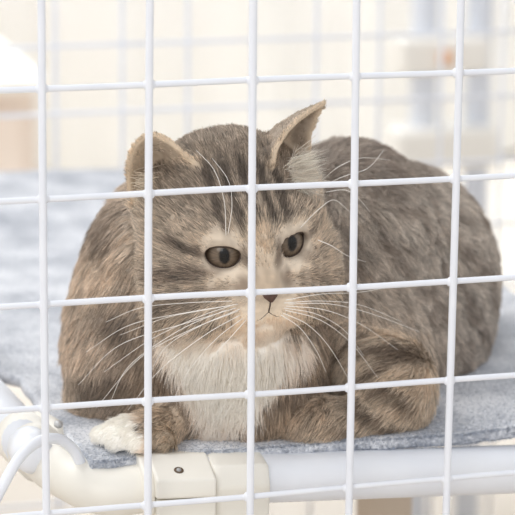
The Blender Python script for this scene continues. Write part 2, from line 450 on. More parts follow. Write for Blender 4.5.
def surface_nets(D):
    s = D < 0
    c = np.zeros(np.array(D.shape)-1, int)
    for a in (0, 1):
        for b in (0, 1):
            for d in (0, 1):
                c += s[a:a+c.shape[0], b:b+c.shape[1], d:d+c.shape[2]]
    act = np.argwhere((c > 0) & (c < 8)); idx = -np.ones(c.shape, int); idx[tuple(act.T)] = np.arange(len(act))
    acc = np.zeros((len(act), 3)); cnt = np.zeros(len(act))
    cor = [np.array(q) for q in ((0, 0, 0), (1, 0, 0), (0, 1, 0), (1, 1, 0), (0, 0, 1), (1, 0, 1), (0, 1, 1), (1, 1, 1))]
    for a in range(8):
        for b in range(a+1, 8):
            if abs(cor[a]-cor[b]).sum() != 1: continue
            va = D[tuple((act+cor[a]).T)]; vb = D[tuple((act+cor[b]).T)]
            m = (va < 0) != (vb < 0); t = np.where(m, va/np.where(m, va-vb, 1), 0)
            acc += np.where(m[:, None], cor[a]+t[:, None]*(cor[b]-cor[a]), 0); cnt += m
    V = act+acc/cnt[:, None]
    Q = []
    for d in range(3):
        e1, e2 = [i for i in range(3) if i != d]
        sl0 = [slice(None)]*3; sl1 = [slice(None)]*3; sl0[d] = slice(0, -1); sl1[d] = slice(1, None)
        ch = s[tuple(sl0)] != s[tuple(sl1)]
        E = np.argwhere(ch); E = E[(E[:, e1] > 0) & (E[:, e2] > 0) & (E[:, e1] < c.shape[e1]) & (E[:, e2] < c.shape[e2])]
        o1 = np.eye(3, dtype=int)[e1]; o2 = np.eye(3, dtype=int)[e2]
        q = np.stack([idx[tuple((E-o1-o2).T)], idx[tuple((E-o2).T)], idx[tuple(E.T)], idx[tuple((E-o1).T)]], 1)
        ins = s[tuple(E.T)]; flip = ins if d != 1 else ~ins
        q[~flip] = q[~flip][:, ::-1]; Q.append(q)
    Q = np.concatenate(Q); return V, Q[(Q >= 0).all(1)]
Vc, Q = surface_nets(D)
Vc = Vc*VOX+LO
# keep the one connected body
par = np.arange(len(Vc))
for _ in range(60):
    m = par[Q].min(1); new = par.copy(); np.minimum.at(new, Q.ravel(), np.repeat(m, 4)); new = new[new]
    if (new == par).all(): break
    par = new
root = np.bincount(par).argmax(); kv = par == root
remap = np.cumsum(kv)-1; Q = remap[Q[kv[Q[:, 0]]]]; Vc = Vc[kv]

def relax(V, Q, it, lam=.5):
    E = np.concatenate([Q[:, [0, 1]], Q[:, [1, 2]], Q[:, [2, 3]], Q[:, [3, 0]]])
    for i in range(it):
        S = np.zeros_like(V); C = np.zeros(len(V))
        for a, b in ((0, 1), (1, 0)):
            for ch in range(3): S[:, ch] += np.bincount(E[:, a], V[E[:, b], ch], len(V))
            C += np.bincount(E[:, a], minlength=len(V))
        V = V+(S/C[:, None]-V)*(lam if i % 2 == 0 else -lam*.95)
    return V
Vc = relax(Vc, Q, 6)
P_ = Vc[Q]; fn_ = np.cross(P_[:, 2]-P_[:, 0], P_[:, 3]-P_[:, 1]); fa = np.linalg.norm(fn_, axis=1)/2
# orientation: outward must point away from the centre of the mass
if (fn_*(P_.mean(1)-Vc.mean(0))).sum() < 0:
    Q = Q[:, ::-1]; fn_ = -fn_
Nv = np.zeros_like(Vc)
for k in range(4):
    for ch in range(3): Nv[:, ch] += np.bincount(Q[:, k], fn_[:, ch], len(Vc))
Nv /= np.linalg.norm(Nv, axis=1)[:, None]+1e-12

# --- region weights
groups = sorted({p[4] for p in FD.prims}); gd = {}
for g in groups:
    d = np.full(len(Vc), .2)
    for fn, lo, hi, k, gg, op in FD.prims:
        if gg == g and op == 'u': d = np.minimum(d, fn(Vc))
    gd[g] = d
def weight(*gs, w=.006):
    tot = sum(np.exp(-np.maximum(gd[g], 0)/w) for g in groups)
    return sum(np.exp(-np.maximum(gd[g], 0)/w) for g in gs)/tot
wh = weight('head', 'muzzle', 'ear'); 
PX = 257.5+FPX*Vc[:, 0]/Vc[:, 2]; PY = 257.5-FPX*Vc[:, 1]/Vc[:, 2]
Hq = c2h(Vc)

# --- coat colours (of the fur itself, bar the painted toe crease and ear rim)
def C(*c): return np.array(lin(*c))
def blob(x, y, cx, cy, rx, ry, ang=0, soft=.35):
    a = math.radians(ang); dx = x-cx; dy = y-cy
    u = (dx*math.cos(a)+dy*math.sin(a))/rx; v = (-dx*math.sin(a)+dy*math.cos(a))/ry
    r = np.sqrt(u*u+v*v); t = np.clip((1+soft-r)/(2*soft), 0, 1); return t*t*(3-2*t)
def coat(P, px, py, hq, wh, wmask):
    n1 = vnoise(P, 70, 1); n2 = vnoise(P, 190, 2); n3 = vnoise(P, 420, 3)
    X = px+6*n1+3*n2; Y = py+6*vnoise(P, 80, 4)+3*vnoise(P, 200, 5)
    c = np.ones((len(P), 3))*C(172, 154, 136)
    def mix(col, w):
        nonlocal c
        w = np.clip(w, 0, 1)[:, None]; c = c*(1-w)+np.array(col)*w
    dark = C(104, 88, 74); mid = C(140, 122, 106); tan = C(190, 171, 149); cream = C(226, 212, 192); white = C(250, 247, 240)
    body = wmask['torso']
    mix(C(170, 160, 149), body)
    # mackerel flecks along the flank, running down and back
    st = np.sin((X*.86-Y*.50)*.21+2.2*n1+1.5*vnoise(P, 45, 6)); fl = vnoise(P*[1, 1, 1], 230, 7)
    mix(C(132, 116, 103), body*np.clip(st*.55+fl*.35+.05, 0, .75))
    mix(C(140, 126, 114), body*blob(X, Y, 360, 160, 70, 35, 10, .5)*.7)
    # shoulder and ruff
    sh = wmask['shoulder']
    s2 = np.sin((X*.35+Y*.9)*.085+1.6*n1)
    mix(mid, sh*np.clip(.25+s2*.5, 0, .7))
    mix(tan, sh*blob(X, Y, 110, 275, 32, 45, 20, .5)*.6)
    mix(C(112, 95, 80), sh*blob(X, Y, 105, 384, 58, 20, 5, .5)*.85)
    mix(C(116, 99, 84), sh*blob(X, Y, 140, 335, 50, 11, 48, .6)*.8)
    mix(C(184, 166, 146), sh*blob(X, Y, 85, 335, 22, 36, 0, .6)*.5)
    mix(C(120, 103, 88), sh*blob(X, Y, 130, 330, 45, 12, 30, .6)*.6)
    mix(C(112, 95, 80), blob(X, Y, 108, 228, 12, 30, 5, .6)*.6*(1-wh))
    # chest
    ch = wmask['chest']
    mix(C(172, 150, 126), ch*.7)
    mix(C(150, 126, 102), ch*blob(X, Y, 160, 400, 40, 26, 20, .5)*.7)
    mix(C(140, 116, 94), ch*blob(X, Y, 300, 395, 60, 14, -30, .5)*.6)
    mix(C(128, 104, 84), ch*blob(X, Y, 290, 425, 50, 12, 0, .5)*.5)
    # forelegs
    ar = wmask['arms']
    mix(C(188, 172, 151), ar*.8)
    for (cx, cy, rx, ry, an) in ((345, 352, 40, 5, -28), (365, 372, 42, 5, -22), (395, 392, 34, 5, 30), (385, 415, 40, 6, 28), (372, 432, 40, 6, 15), (340, 385, 24, 5, -30), (400, 352, 30, 5, 10)):
        mix(C(112, 92, 74), (ar+body*.5)*blob(X, Y, cx, cy, rx, ry, an, .6)*.8)
    mix(tan, ar*blob(X, Y, 170, 425, 26, 18, 0, .5)*.6)
    # head
    hx, hy, hz = hq.T; hx = hx+.0012*n2; hy = hy+.0012*n3; ax_ = np.abs(hx)
    H = wh
    mix(C(171, 156, 138), H*.9)
    mix(C(120, 103, 87), H*np.clip((hy-.012)/.02, 0, 1)*(.5+.35*n3))       # crown
    stripes = (ax_ < .021)*np.clip((hy-.008)/.008, 0, 1)*np.clip(.5+.9*np.cos(ax_*2*math.pi/.0085), 0, 1)
    mix(C(84, 69, 57), H*stripes*.75*np.clip((.05-hy)/.01, 0, 1))
    mix(C(198, 178, 152), H*blob(hx, hy, 0, .004, .006, .016, 0, .5)*.5)   # bridge
    mix(C(182, 162, 138), H*blob(hx, hy, 0, -.012, .0075, .010, 0, .5)*.8)
    for s in (-1, 1):
        mix(C(200, 186, 166), H*blob(hx, hy, .017*s, .0118, .011, .003, 12*s, .7)*.42)    # pale brow
        mix(C(212, 198, 178), H*blob(hx, hy, .017*s, -.0090, .012, .0032, -12*s, .7)*.55)  # under the eye
        mix(C(96, 78, 64), H*blob(hx, hy, .033*s, .004, .010, .0028, 10*s, .6)*.75)
        mix(C(112, 92, 76), H*blob(hx, hy, .038*s, -.009, .014, .004, -14*s, .6)*.65)
        mix(C(120, 100, 83), H*blob(hx, hy, .036*s, -.021, .014, .004, -24*s, .6)*.5)
        mix(C(104, 86, 70), H*blob(hx, hy, .0085*s, -.001, .0022, .0075, -14*s, .6)*.7)
        mix(C(120, 98, 80), H*blob(hx, hy, .012*s, -.014, .0035, .006, 20*s, .6)*.5)
        for r in range(3):
            mix(C(134, 110, 90), H*blob(hx, hy, .016*s, -.0245-.0036*r, .011, .0010, -14*s, .6)*.85)
    mix(C(200, 184, 163), H*blob(hx, hy, .042, -.006, .012, .022, 0, .6)*.6)
    # muzzle, chin and throat are pale
    mz = np.clip((-.0195-hy)/.006, 0, 1)*blob(ax_, hy, .006, -.032, .021, .015, 0, .4)
    mix(C(206, 190, 168), H*mz*.7)
    mix(C(232, 222, 208), H*blob(hx, hy, 0, -.042, .013, .007, 0, .6)*.7)
    chn = ch+.6*sh*(X > 140)+H*(py > 330)*.7
    t_ = np.clip((Y-338)/80, 0, 1.2); hw = 74-56*t_; cx_ = 232-8*t_
    bib = np.clip((hw-np.abs(X-cx_))/16+.5, 0, 1)*np.clip((Y-330)/18, 0, 1)
    mix(C(146, 124, 101), ch*.75)
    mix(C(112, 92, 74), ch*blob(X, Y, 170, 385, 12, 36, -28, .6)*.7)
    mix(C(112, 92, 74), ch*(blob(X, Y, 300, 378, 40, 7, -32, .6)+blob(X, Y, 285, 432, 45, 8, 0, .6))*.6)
    mix(C(184, 160, 132), ch*blob(X, Y, 290, 405, 34, 10, -35, .6)*.7)
    mix(white, np.clip(chn, 0, 1)*bib*(.97-.3*np.clip((Y-395)/30, 0, 1)))
    # white toes
    mix(white, np.clip(wmask['paw']*1.5, 0, 1)*blob(X, Y, 112, 436, 32, 34, 0, .25))
    mix(C(168, 151, 130), np.clip(wmask['paw']*1.5, 0, 1)*blob(X, Y, 170, 430, 26, 28, 0, .3)*.9)
    mix(C(90, 72, 58), wmask['paw']*blob(px, py, 141, 427, 1.8, 10, -18, .6)*.9)  # shade in the crease between toes, painted into the coat
    c = c*(1+.10*n3[:, None]+.06*n2[:, None])
    c = np.clip(c, .001, 1); L_ = c.mean(1)[:, None]; c = (L_+(c-L_)*.85)*1.40*(L_/.35)**.40; return c*np.minimum(1, .93/c.max(1))[:, None]
def wsm(x): return np.clip(x, 0, 1)
WM = dict(torso=weight('torso', 'rump', w=.008), shoulder=weight('shoulder', 'neck'), chest=weight('chest'), arms=weight('armr', 'arml'), paw=wsm(weight('pawl', w=.004)*1.2))
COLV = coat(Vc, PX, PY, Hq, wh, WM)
# ears
earw = wsm(np.exp(-np.maximum(gd['ear'], 0)/.0015))
def polydist(P, pl):
    d = np.full(len(P), 1.0)
    for a, b in zip(pl[:-1], pl[1:]):
        ba = b-a; h = np.clip(((P-a)@ba)/(ba@ba), 0, 1); d = np.minimum(d, np.linalg.norm(P-a-h[:, None]*ba, axis=1))
    return d
_in = earw*np.clip(np.where(PX < 240, np.clip((Nv@np.array([.3, 0, -1.0]))*1.5, 0, 1), np.clip(Nv[:, 0]*3-.1, 0, 1)), 0, 1)
_in = (_in*.6)[:, None]; COLV = COLV*(1-_in)+_in*C(205, 186, 162)*1.2
rimd = np.minimum(polydist(Vc, [cam3(*p) for p in EARL_RIM]), polydist(Vc, [cam3(*p) for p in EARR_RIM]))
we_ = (earw*np.exp(-(rimd/.0018)**2))[:, None]; COLV = COLV*(1-.8*we_)+.8*we_*C(205, 186, 162)*1.2  # highlight along the ear rims, painted into the coat colour

# --- growth direction (camera space) and length of the fur
def unit(v): return v/(np.linalg.norm(v, axis=-1, keepdims=True)+1e-9)
nose = h2c((0, -.012, .055)); 
dh = unit(Vc-nose)
dh_h = Hq-np.array((0, -.014, .050)); dh_h[:, 1] *= 1.0
low = np.clip((-.022-Hq[:, 1])/.01, 0, 1)
dh_h[:, 1] -= low*.03
crown = np.clip((Hq[:, 1]-.02)/.02, 0, 1); dh_h[:, 2] -= crown*.06
dh = unit((dh_h@HR_M.T)*FLIP)
flow = np.zeros_like(Vc)
flow += wh[:, None]*dh
flow += WM['torso'][:, None]*unit(np.array([.60, -.65, .50])+0*Vc)
shd = np.stack([-.35-.3*np.clip((170-PX)/80, -1, 1), -.9+0*PX, .1+0*PX], 1)
flow += WM['shoulder'][:, None]*unit(shd)
chd = np.stack([(PX-235)/160, -1+0*PX, -.25+0*PX], 1)
flow += WM['chest'][:, None]*unit(chd)
ad = np.stack([-.8+0*PX, -.55+0*PX, -.35+0*PX], 1)
flow += WM['arms'][:, None]*unit(ad)+WM['paw'][:, None]*unit(np.array([-.7, -.5, -.5])+0*Vc)
for base, tip in ((cam3(178, 208, 1.325+HD), cam3(151, 140, 1.279+HD)), (cam3(292, 192, 1.328+HD), cam3(324, 106, 1.303+HD))):
    w_ = earw*np.exp(-(np.linalg.norm(Vc-(base+tip)/2, axis=1)/.03)**4); flow = flow*(1-.85*w_[:, None])+.85*w_[:, None]*unit(tip-base)
LEN = (.0085*WM['torso']+.0115*WM['shoulder']+.014*WM['chest']+.010*WM['arms']+.0035*WM['paw'])
dn = np.linalg.norm(Hq-np.array((0, -.016, .046)), axis=1)
lh = np.clip(.0012+(dn-.008)*.20, .0012, .012)
for s, c, d in EYES: lh = np.minimum(lh, np.clip((np.linalg.norm(Hq-(c+d*EYE_R), axis=1)-.0085)*.5+.0012, .001, 1))
lh = np.where(Hq[:, 1] > .02, np.minimum(lh, .0068), lh)
lh = lh*(1-earw)+.0022*earw
LEN = LEN+lh*wh

me = bpy.data.meshes.new('cat'); Vw = c2w(Vc)
me.vertices.add(len(Vw)); me.vertices.foreach_set('co', Vw.astype(np.float32).ravel())
me.loops.add(Q.size); me.loops.foreach_set('vertex_index', Q.astype(np.int32).ravel())
me.polygons.add(len(Q)); me.polygons.foreach_set('loop_start', (np.arange(len(Q))*4).astype(np.int32)); me.update(calc_edges=True)
me.validate()
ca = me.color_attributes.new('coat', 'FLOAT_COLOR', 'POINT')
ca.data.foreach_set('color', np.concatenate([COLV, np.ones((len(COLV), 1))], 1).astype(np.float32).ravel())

def fur_material():
    m = bpy.data.materials.new('fur'); m.use_nodes = True; nt = m.node_tree; nt.nodes.clear()
    out = nt.nodes.new('ShaderNodeOutputMaterial'); a = nt.nodes.new('ShaderNodeAttribute'); a.attribute_name = 'coat'
    d = nt.nodes.new('ShaderNodeBsdfDiffuse'); t = nt.nodes.new('ShaderNodeBsdfTranslucent'); mx = nt.nodes.new('ShaderNodeMixShader'); mx.inputs[0].default_value = .22
    g = nt.nodes.new('ShaderNodeBsdfGlossy'); g.inputs['Roughness'].default_value = .38; g.inputs['Color'].default_value = (1, .97, .93, 1)
    m2 = nt.nodes.new('ShaderNodeMixShader'); m2.inputs[0].default_value = .06
    nt.links.new(a.outputs['Color'], d.inputs['Color']); nt.links.new(a.outputs['Color'], t.inputs['Color'])
    nt.links.new(d.outputs[0], mx.inputs[1]); nt.links.new(t.outputs[0], mx.inputs[2])
    nt.links.new(mx.outputs[0], m2.inputs[1]); nt.links.new(g.outputs[0], m2.inputs[2]); nt.links.new(m2.outputs[0], out.inputs[0])
    return m
M_fur = fur_material()
M_skin = bpy.data.materials.new('cat_skin'); M_skin.use_nodes = True
_a = M_skin.node_tree.nodes.new('ShaderNodeAttribute'); _a.attribute_name = 'coat'; _b = M_skin.node_tree.nodes['Principled BSDF']
_b.inputs['Roughness'].default_value = .9; M_skin.node_tree.links.new(_a.outputs['Color'], _b.inputs['Base Color'])
cat = link('cat', me, M_skin)
tagp(cat, 'grey brown tabby cat with white bib and front toes lying on grey felt', 'cat')

# --- strands
FUR_N = 230000
rng = np.random.default_rng(5)
T = np.concatenate([Q[:, [0, 1, 2]], Q[:, [0, 2, 3]]])
A_ = Vc[T[:, 0]]; B_ = Vc[T[:, 1]]; C_ = Vc[T[:, 2]]
tn = np.cross(B_-A_, C_-A_); ta = np.linalg.norm(tn, axis=1)/2; tnn = tn/(2*ta[:, None]+1e-12)
view = unit((A_+B_+C_)/3); facing = -(tnn*view).sum(1)
tw = ta*np.where(facing > -.25, 1.0, .16)*(1+1.3*wh[T[:, 0]])
zwv = Vw[T[:, 0], 2]; tw = tw*(zwv > ZM+.0025)
tw = tw/tw.sum()
ti = rng.choice(len(T), FUR_N, p=tw)
u = rng.random(FUR_N); v = rng.random(FUR_N); sw = u+v > 1; u[sw] = 1-u[sw]; v[sw] = 1-v[sw]
bw = np.stack([1-u-v, u, v], 1)
def interp(X): return (X[T[ti]]*(bw[:, :, None] if X.ndim == 2 else bw)).sum(1)
Pr = interp(Vc); Nr = unit(interp(Nv)); Fr = interp(flow); Lr = interp(LEN); Er = interp(earw); Hr = c2h(Pr)
whr = interp(wh)
# no fur inside the lids, on the nose leather
ok = np.ones(FUR_N, bool)
for s, c, d in EYES:
    x, y = almond(s, c, d); q = Hr-c; ok &= ~((lidfn(q@x*.93, q@y*.93, s) < 0) & (q@d > .002))
ok &= ~((np.abs(Hr[:, 0]-.0006)/.0044+np.abs(Hr[:, 1]+.0206)/.0036 < 1.0) & (Hr[:, 2] > .045))
Pr, Nr, Fr, Lr, Er, Hr, whr = [a[ok] for a in (Pr, Nr, Fr, Lr, Er, Hr, whr)]
colr = interp(COLV)[ok]
n = len(Pr)
wv = np.stack([vnoise(Pr, 110, 11+i) for i in range(3)], 1)*.38+np.stack([vnoise(Pr, 330, 21+i) for i in range(3)], 1)*.42
pawr = np.clip(1-np.linalg.norm(Pr-cam3(125, 434, 1.33), axis=1)/.022, 0, 1)
Fr = unit(Fr)+wv*(.75-.35*whr)[:, None]*(1-np.minimum(1, 3*pawr))[:, None]+rng.normal(0, .10, (n, 3))
Tg = unit(Fr-Nr*(Fr*Nr).sum(1)[:, None])
lift = np.clip(.42+.25*vnoise(Pr, 260, 31)-.12*whr+rng.normal(0, .07, n), .12, 1.0)
Lr = Lr*(1+.22*vnoise(Pr, 180, 32))*rng.uniform(.6, 1.15, n)
K = 5
pts = np.zeros((n, K, 3)); pts[:, 0] = Pr-Nr*.0004; cur = pts[:, 0].copy()
cl = np.stack([vnoise(Pr, 500, 41+i) for i in range(3)], 1)
for k in range(1, K):
    t = k/(K-1); up = lift*(1.15-.85*t)
    dirv = unit(Tg*1.0+Nr*up[:, None]+cl*.16*t-np.array([0, .25, 0])*t*(1-whr)[:, None]*(Lr > .008)[:, None])
    cur = cur+dirv*(Lr/(K-1))[:, None]; pts[:, k] = cur
Wp = c2w(pts)
floorz = ZM+.0006
Wp[:, :, 2] = np.maximum(Wp[:, :, 2], floorz)
RAD = np.array([1.0, 1.0, .85, .55, .12])*.00014
clump = vnoise(Pr, 650, 61)*.5+vnoise(Pr, 280, 62)*.5
pale = np.clip((colr.mean(1)-.5)/.25, 0, 1)            # white fur has no bands
gh = rng.normal(0, 1, n); whs = whr[:n]; vary = 1+(1-.75*pale)*((.26+.14*whs)*gh+(.34+.16*whs)*clump)
cr = colr*np.clip(vary, .30, 2.2)[:, None]
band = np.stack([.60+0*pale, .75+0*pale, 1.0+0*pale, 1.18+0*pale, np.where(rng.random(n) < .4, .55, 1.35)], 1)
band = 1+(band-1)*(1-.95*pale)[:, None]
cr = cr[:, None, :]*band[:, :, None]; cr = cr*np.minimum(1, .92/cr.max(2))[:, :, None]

def add_fur(name, Wp, rad, cols, m, parent=None):
    n, K, _ = Wp.shape
    hc = bpy.data.hair_curves.new(name); hc.add_curves([K]*n)
    hc.attributes['position'].data.foreach_set('vector', Wp.astype(np.float32).ravel())
    ra = hc.attributes.get('radius') or hc.attributes.new('radius', 'FLOAT', 'POINT')
    ra.data.foreach_set('value', np.asarray(rad, np.float32).ravel())
    c = hc.attributes.new('coat', 'FLOAT_COLOR', 'POINT')
    if cols.ndim == 2: cols = np.repeat(cols[:, None], K, 1)
    c.data.foreach_set('color', np.concatenate([cols, np.ones((n, K, 1))], 2).astype(np.float32).ravel())
    hc.materials.append(m); o = bpy.data.objects.new(name, hc); COL.objects.link(o)
    if parent: o.parent = parent
    return o
def tuft(n_, ra, rb, ta, tb, len0, len1, col):
    global Wp, cr, whr
    t = rng.beta(2, 2, (n_, 1)); u_ = rng.beta(1.6, 2.2, (n_, 1))
    A = cam3(*ra[0])*(1-t)+cam3(*ra[1])*t; B = cam3(*rb[0])*(1-t)+cam3(*rb[1])*t; r_ = A*(1-u_)+B*u_+rng.normal(0, .0014, (n_, 3))
    d_ = unit(np.array(ta)*(1-t)+np.array(tb)*t+rng.normal(0, .26, (n_, 3))); L_ = rng.uniform(len0, len1, (n_, 1))
    bend = np.array([0, .0, -.25]); q = [r_]
    for k in range(1, K): q.append(q[-1]+unit(d_+bend*(k/K)*-1+np.array([0, -.12, 0])*k/K)*L_/(K-1))
    Wp = np.concatenate([Wp, c2w(np.stack(q, 1))]); cc_ = np.clip(np.array(lin(*col))*rng.uniform(.6, 1.15, (n_, 1)), 0, .95)
    cr = np.concatenate([cr, np.repeat(cc_[:, None], K, 1)]); whr = np.concatenate([whr, np.ones(n_)])
# pale hair inside both ears
tuft(260, [(133, 212, 1.322), (133, 168, 1.312)], [(148, 216, 1.326), (150, 172, 1.322)], (.9, .10, -.45), (.95, -.10, -.30), .007, .014, (240, 226, 206))
tuft(260, [(158, 205, 1.322), (156, 178, 1.320)], [(180, 208, 1.322), (174, 180, 1.320)], (.8, .35, -.5), (.8, .3, -.3), .006, .012, (214, 196, 172))
tuft(700, [(290, 194, 1.314), (286, 162, 1.310)], [(308, 196, 1.322), (306, 146, 1.324)], (.95, -.12, -.35), (.85, .45, -.25), .007, .014, (244, 236, 224))
gr_ = np.ones(len(Wp)); gr_[:n] = 1+.55*np.clip(np.abs(gh)-1.0, 0, 1.2)
rads = np.tile(RAD, (len(Wp), 1))*gr_[:, None]*np.where(whr > .6, .75, 1.0)[:, None]
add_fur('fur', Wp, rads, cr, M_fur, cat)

# --- eyes
def eye_material():
    m = bpy.data.materials.new('cat_eye'); m.use_nodes = True; nt = m.node_tree; b = nt.nodes['Principled BSDF']
    a = nt.nodes.new('ShaderNodeAttribute'); a.attribute_name = 'iris'; nt.links.new(a.outputs['Color'], b.inputs['Base Color'])
    b.inputs['Roughness'].default_value = .25; b.inputs['Coat Weight'].default_value = .35; b.inputs['Specular IOR Level'].default_value = .25; b.inputs['Coat Roughness'].default_value = .03
    return m
M_eye = eye_material()
M_rim = mat('dark_eye_rim', (58, 44, 36), .45, noise=(300, (72, 56, 46), .3, .7))
GAZE = [np.array((-.27, -.03, 1.0)), np.array((.22, .04, 1.0))]
for (s, c, d), gz in zip(EYES, GAZE):
    gz = unit(gz); x = unit(np.cross(np.array((0, 1.0, 0)), gz)); y = np.cross(gz, x)
    Vv, Ff = [], []
    nr, ns = 44, 64
    cols = []
    for i in range(nr+1):
        ph = math.pi*i/nr
        for k in range(ns):
            th = 2*math.pi*k/ns
            p = math.sin(ph)*math.cos(th)*x+math.sin(ph)*math.sin(th)*y+math.cos(ph)*gz
            Vv.append(c+p*EYE_R)
            r = math.sin(ph)*EYE_R if ph < math.pi/2 else 1
            ux, uy = math.cos(th)*r, math.sin(th)*r
            pup = math.hypot(ux/.0029, uy/.0044)
            w = .5+.5*math.sin(th*23+3*math.sin(th*7)); rr = r/.0082
            base = np.array(lin(122, 106, 90))*(.75+.35*w)*(1-.25*rr)
            base = base*(1-.45*max(0, (rr-.75)/.25)) if rr < 1 else np.array(lin(70, 56, 46))
            t = min(1, max(0, (pup-.9)/.25)); base = np.array(lin(14, 12, 12))*(1-t)+base*t
            cols.append((*base, 1))
    for i in range(nr):
        for k in range(ns):
            k2 = (k+1) % ns; Ff.append((i*ns+k, (i+1)*ns+k, (i+1)*ns+k2, i*ns+k2))
    e = link('eye', pydata(c2w(h2c(np.array(Vv))), Ff), M_eye, cat)
    at_ = e.data.color_attributes.new('iris', 'FLOAT_COLOR', 'POINT'); at_.data.foreach_set('color', np.array(cols, np.float32).ravel())
    # eyelid rim
    x, y = almond(s, c, d); P = []; R_l = []
    for th in np.linspace(0, 2*math.pi, 49)[:-1]:
        cu_, su_ = math.cos(th), math.sin(th)
        u_ = EA*np.sign(cu_)*abs(cu_)**(2/2.2); v_ = (EB*.76 if su_ > 0 else EB)*su_
        w_ = math.sqrt(max(0, (EYE_R+.0004)**2-u_*u_-v_*v_))
        P.append(c2w(h2c(c+x*u_+y*v_+d*w_))); R_l.append((.0011 if su_ > 0 else .0005)+.0008*max(0, -s*cu_-.75)/.25)
    P.append(P[0]); R_l.append(R_l[0])
    rm = link('eyelid', pydata(*tube_data(P, R_l, 8, False)), M_rim, cat); rm['label'] = 'dark eyelid rim'

# nose leather and mouth line
M_nose = mat('nose_leather', (98, 72, 62), .6, noise=(400, (80, 58, 50), .3, .7), bump=(3000, .3, .0002))
def surf_h(x, y, z0=.07):          # march along the head's forward axis onto the skin
    z = z0
    for _ in range(60):
        p = h2c((x, y, z))[None]; v = .05
        for fn, lo, hi, k, g, op in FD.prims:
            if op == 'u' and g in ('head', 'muzzle'): v = smin(v, fn(p)[0], k)
        if v < .0001: break
        z -= v/HS*.8
    return z
Vn = []; Fn = []
prof_n = [(x_*.85+.0006, (y_+.0168)*.8-.0188) for x_, y_ in [(-.0052, -.0168), (-.0030, -.0158), (0, -.0155), (.0030, -.0158), (.0052, -.0168), (.0046, -.0188), (.0026, -.0208), (.0008, -.0228), (-.0008, -.0228), (-.0026, -.0208), (-.0046, -.0188)]]
ctr = np.array((.0006, -.0205))
rings = [1.0, .85, .5, .0]
for r in rings:
    for (x_, y_) in prof_n:
        q = ctr+(np.array((x_, y_))-ctr)*r
        Vn.append(c2w(h2c((q[0], q[1], surf_h(q[0], q[1])+(.0002, .0010, .0014, .0016)[rings.index(r)]))))
m_ = len(prof_n)
for i in range(3):
    for k in range(m_): Fn.append((i*m_+k, i*m_+(k+1) % m_, (i+1)*m_+(k+1) % m_, (i+1)*m_+k))
no = link('nose', pydata(Vn, Fn), M_nose, cat); no['label'] = 'dull pink brown nose leather'
P = [c2w(h2c((0, y_, surf_h(0, y_)+.0001))) for y_ in np.linspace(-.0235, -.0300, 6)]
ml = [tube_data(P, .00035, 6)]
for s in (-1, 1):
    P = []
    for t in np.linspace(0, 1, 10):
        x_ = s*.0075*t; y_ = -.0300-.0040*math.sin(t*1.7); P.append(c2w(h2c((x_, y_, surf_h(x_, y_)-.0003))))
    ml.append(tube_data(P, [.0003]*6+[.00025, .0002, .00015, .0001], 6))
mo = link('mouth', pydata(*join(*ml)), M_rim, cat); mo['label'] = 'dark mouth line'

# whiskers
M_whisk = mat('whisker', (246, 242, 236), .35, noise=(50, (250, 247, 242), .3, .7))
WH = [
 [(236, 308, 1.243), (190, 322, 1.235), (120, 345, 1.235), (78, 385, 1.245)],
 [(238, 311, 1.243), (190, 330, 1.232), (140, 358, 1.232), (96, 408, 1.245)],
 [(240, 315, 1.243), (205, 335, 1.232), (160, 370, 1.232), (128, 410, 1.24)],
 [(234, 305, 1.243), (190, 312, 1.236), (130, 325, 1.24), (86, 352, 1.25)],
 [(232, 301, 1.243), (185, 303, 1.238), (140, 308, 1.24), (106, 322, 1.25)],
 [(243, 318, 1.243), (215, 340, 1.232), (188, 372, 1.232), (172, 402, 1.24)],
 [(230, 306, 1.245), (196, 318, 1.238), (150, 340, 1.235), (104, 372, 1.24)],
 [(238, 304, 1.243), (205, 310, 1.238), (165, 318, 1.24), (120, 335, 1.25)],
 [(246, 320, 1.243), (230, 338, 1.233), (208, 362, 1.233), (196, 384, 1.24)],
 [(240, 309, 1.243), (200, 326, 1.236), (165, 348, 1.236), (146, 382, 1.24)],
 [(226, 310, 1.246), (180, 330, 1.24), (130, 365, 1.24), (110, 402, 1.25)],
 [(284, 303, 1.240), (320, 301, 1.245), (360, 305, 1.265), (402, 322, 1.29)],
 [(286, 306, 1.240), (325, 310, 1.245), (362, 325, 1.265), (398, 350, 1.29)],
 [(285, 310, 1.240), (320, 320, 1.245), (350, 342, 1.262), (378, 378, 1.285)],
 [(283, 313, 1.240), (308, 325, 1.243), (330, 348, 1.255), (352, 385, 1.27)],
 [(286, 300, 1.240), (322, 294, 1.247), (362, 292, 1.27), (412, 282, 1.30)],
 [(288, 304, 1.240), (330, 304, 1.247), (372, 314, 1.27), (420, 332, 1.30)],
 [(284, 308, 1.240), (316, 314, 1.245), (344, 330, 1.26), (364, 356, 1.28)],
 [(281, 315, 1.240), (300, 328, 1.243), (316, 350, 1.25), (326, 372, 1.26)],
 [(226, 236, 1.246), (224, 200, 1.235), (214, 170, 1.235), (196, 150, 1.25)],
 [(228, 234, 1.246), (232, 205, 1.235), (228, 180, 1.235), (212, 158, 1.25)],
 [(300, 228, 1.25), (318, 210, 1.24), (334, 200, 1.245), (350, 212, 1.26)],
 [(322, 180, 1.29), (340, 166, 1.28), (362, 158, 1.29), (390, 160, 1.31)],
 [(322, 186, 1.29), (345, 176, 1.28), (368, 168, 1.29), (384, 150, 1.31)],
 [(326, 192, 1.285), (345, 190, 1.28), (358, 198, 1.285), (370, 212, 1.30)],
 [(318, 240, 1.262), (332, 246, 1.26), (348, 256, 1.265), (366, 262, 1.28)],
]
for w in WH:
    P = bezier([at(q[0], q[1], q[2]+.036) for q in w], 10); k = len(P)
    tube('whisker', P, [.00014*(1-.8*i/k)+.00004 for i in range(k)], M_whisk, cat, 5)

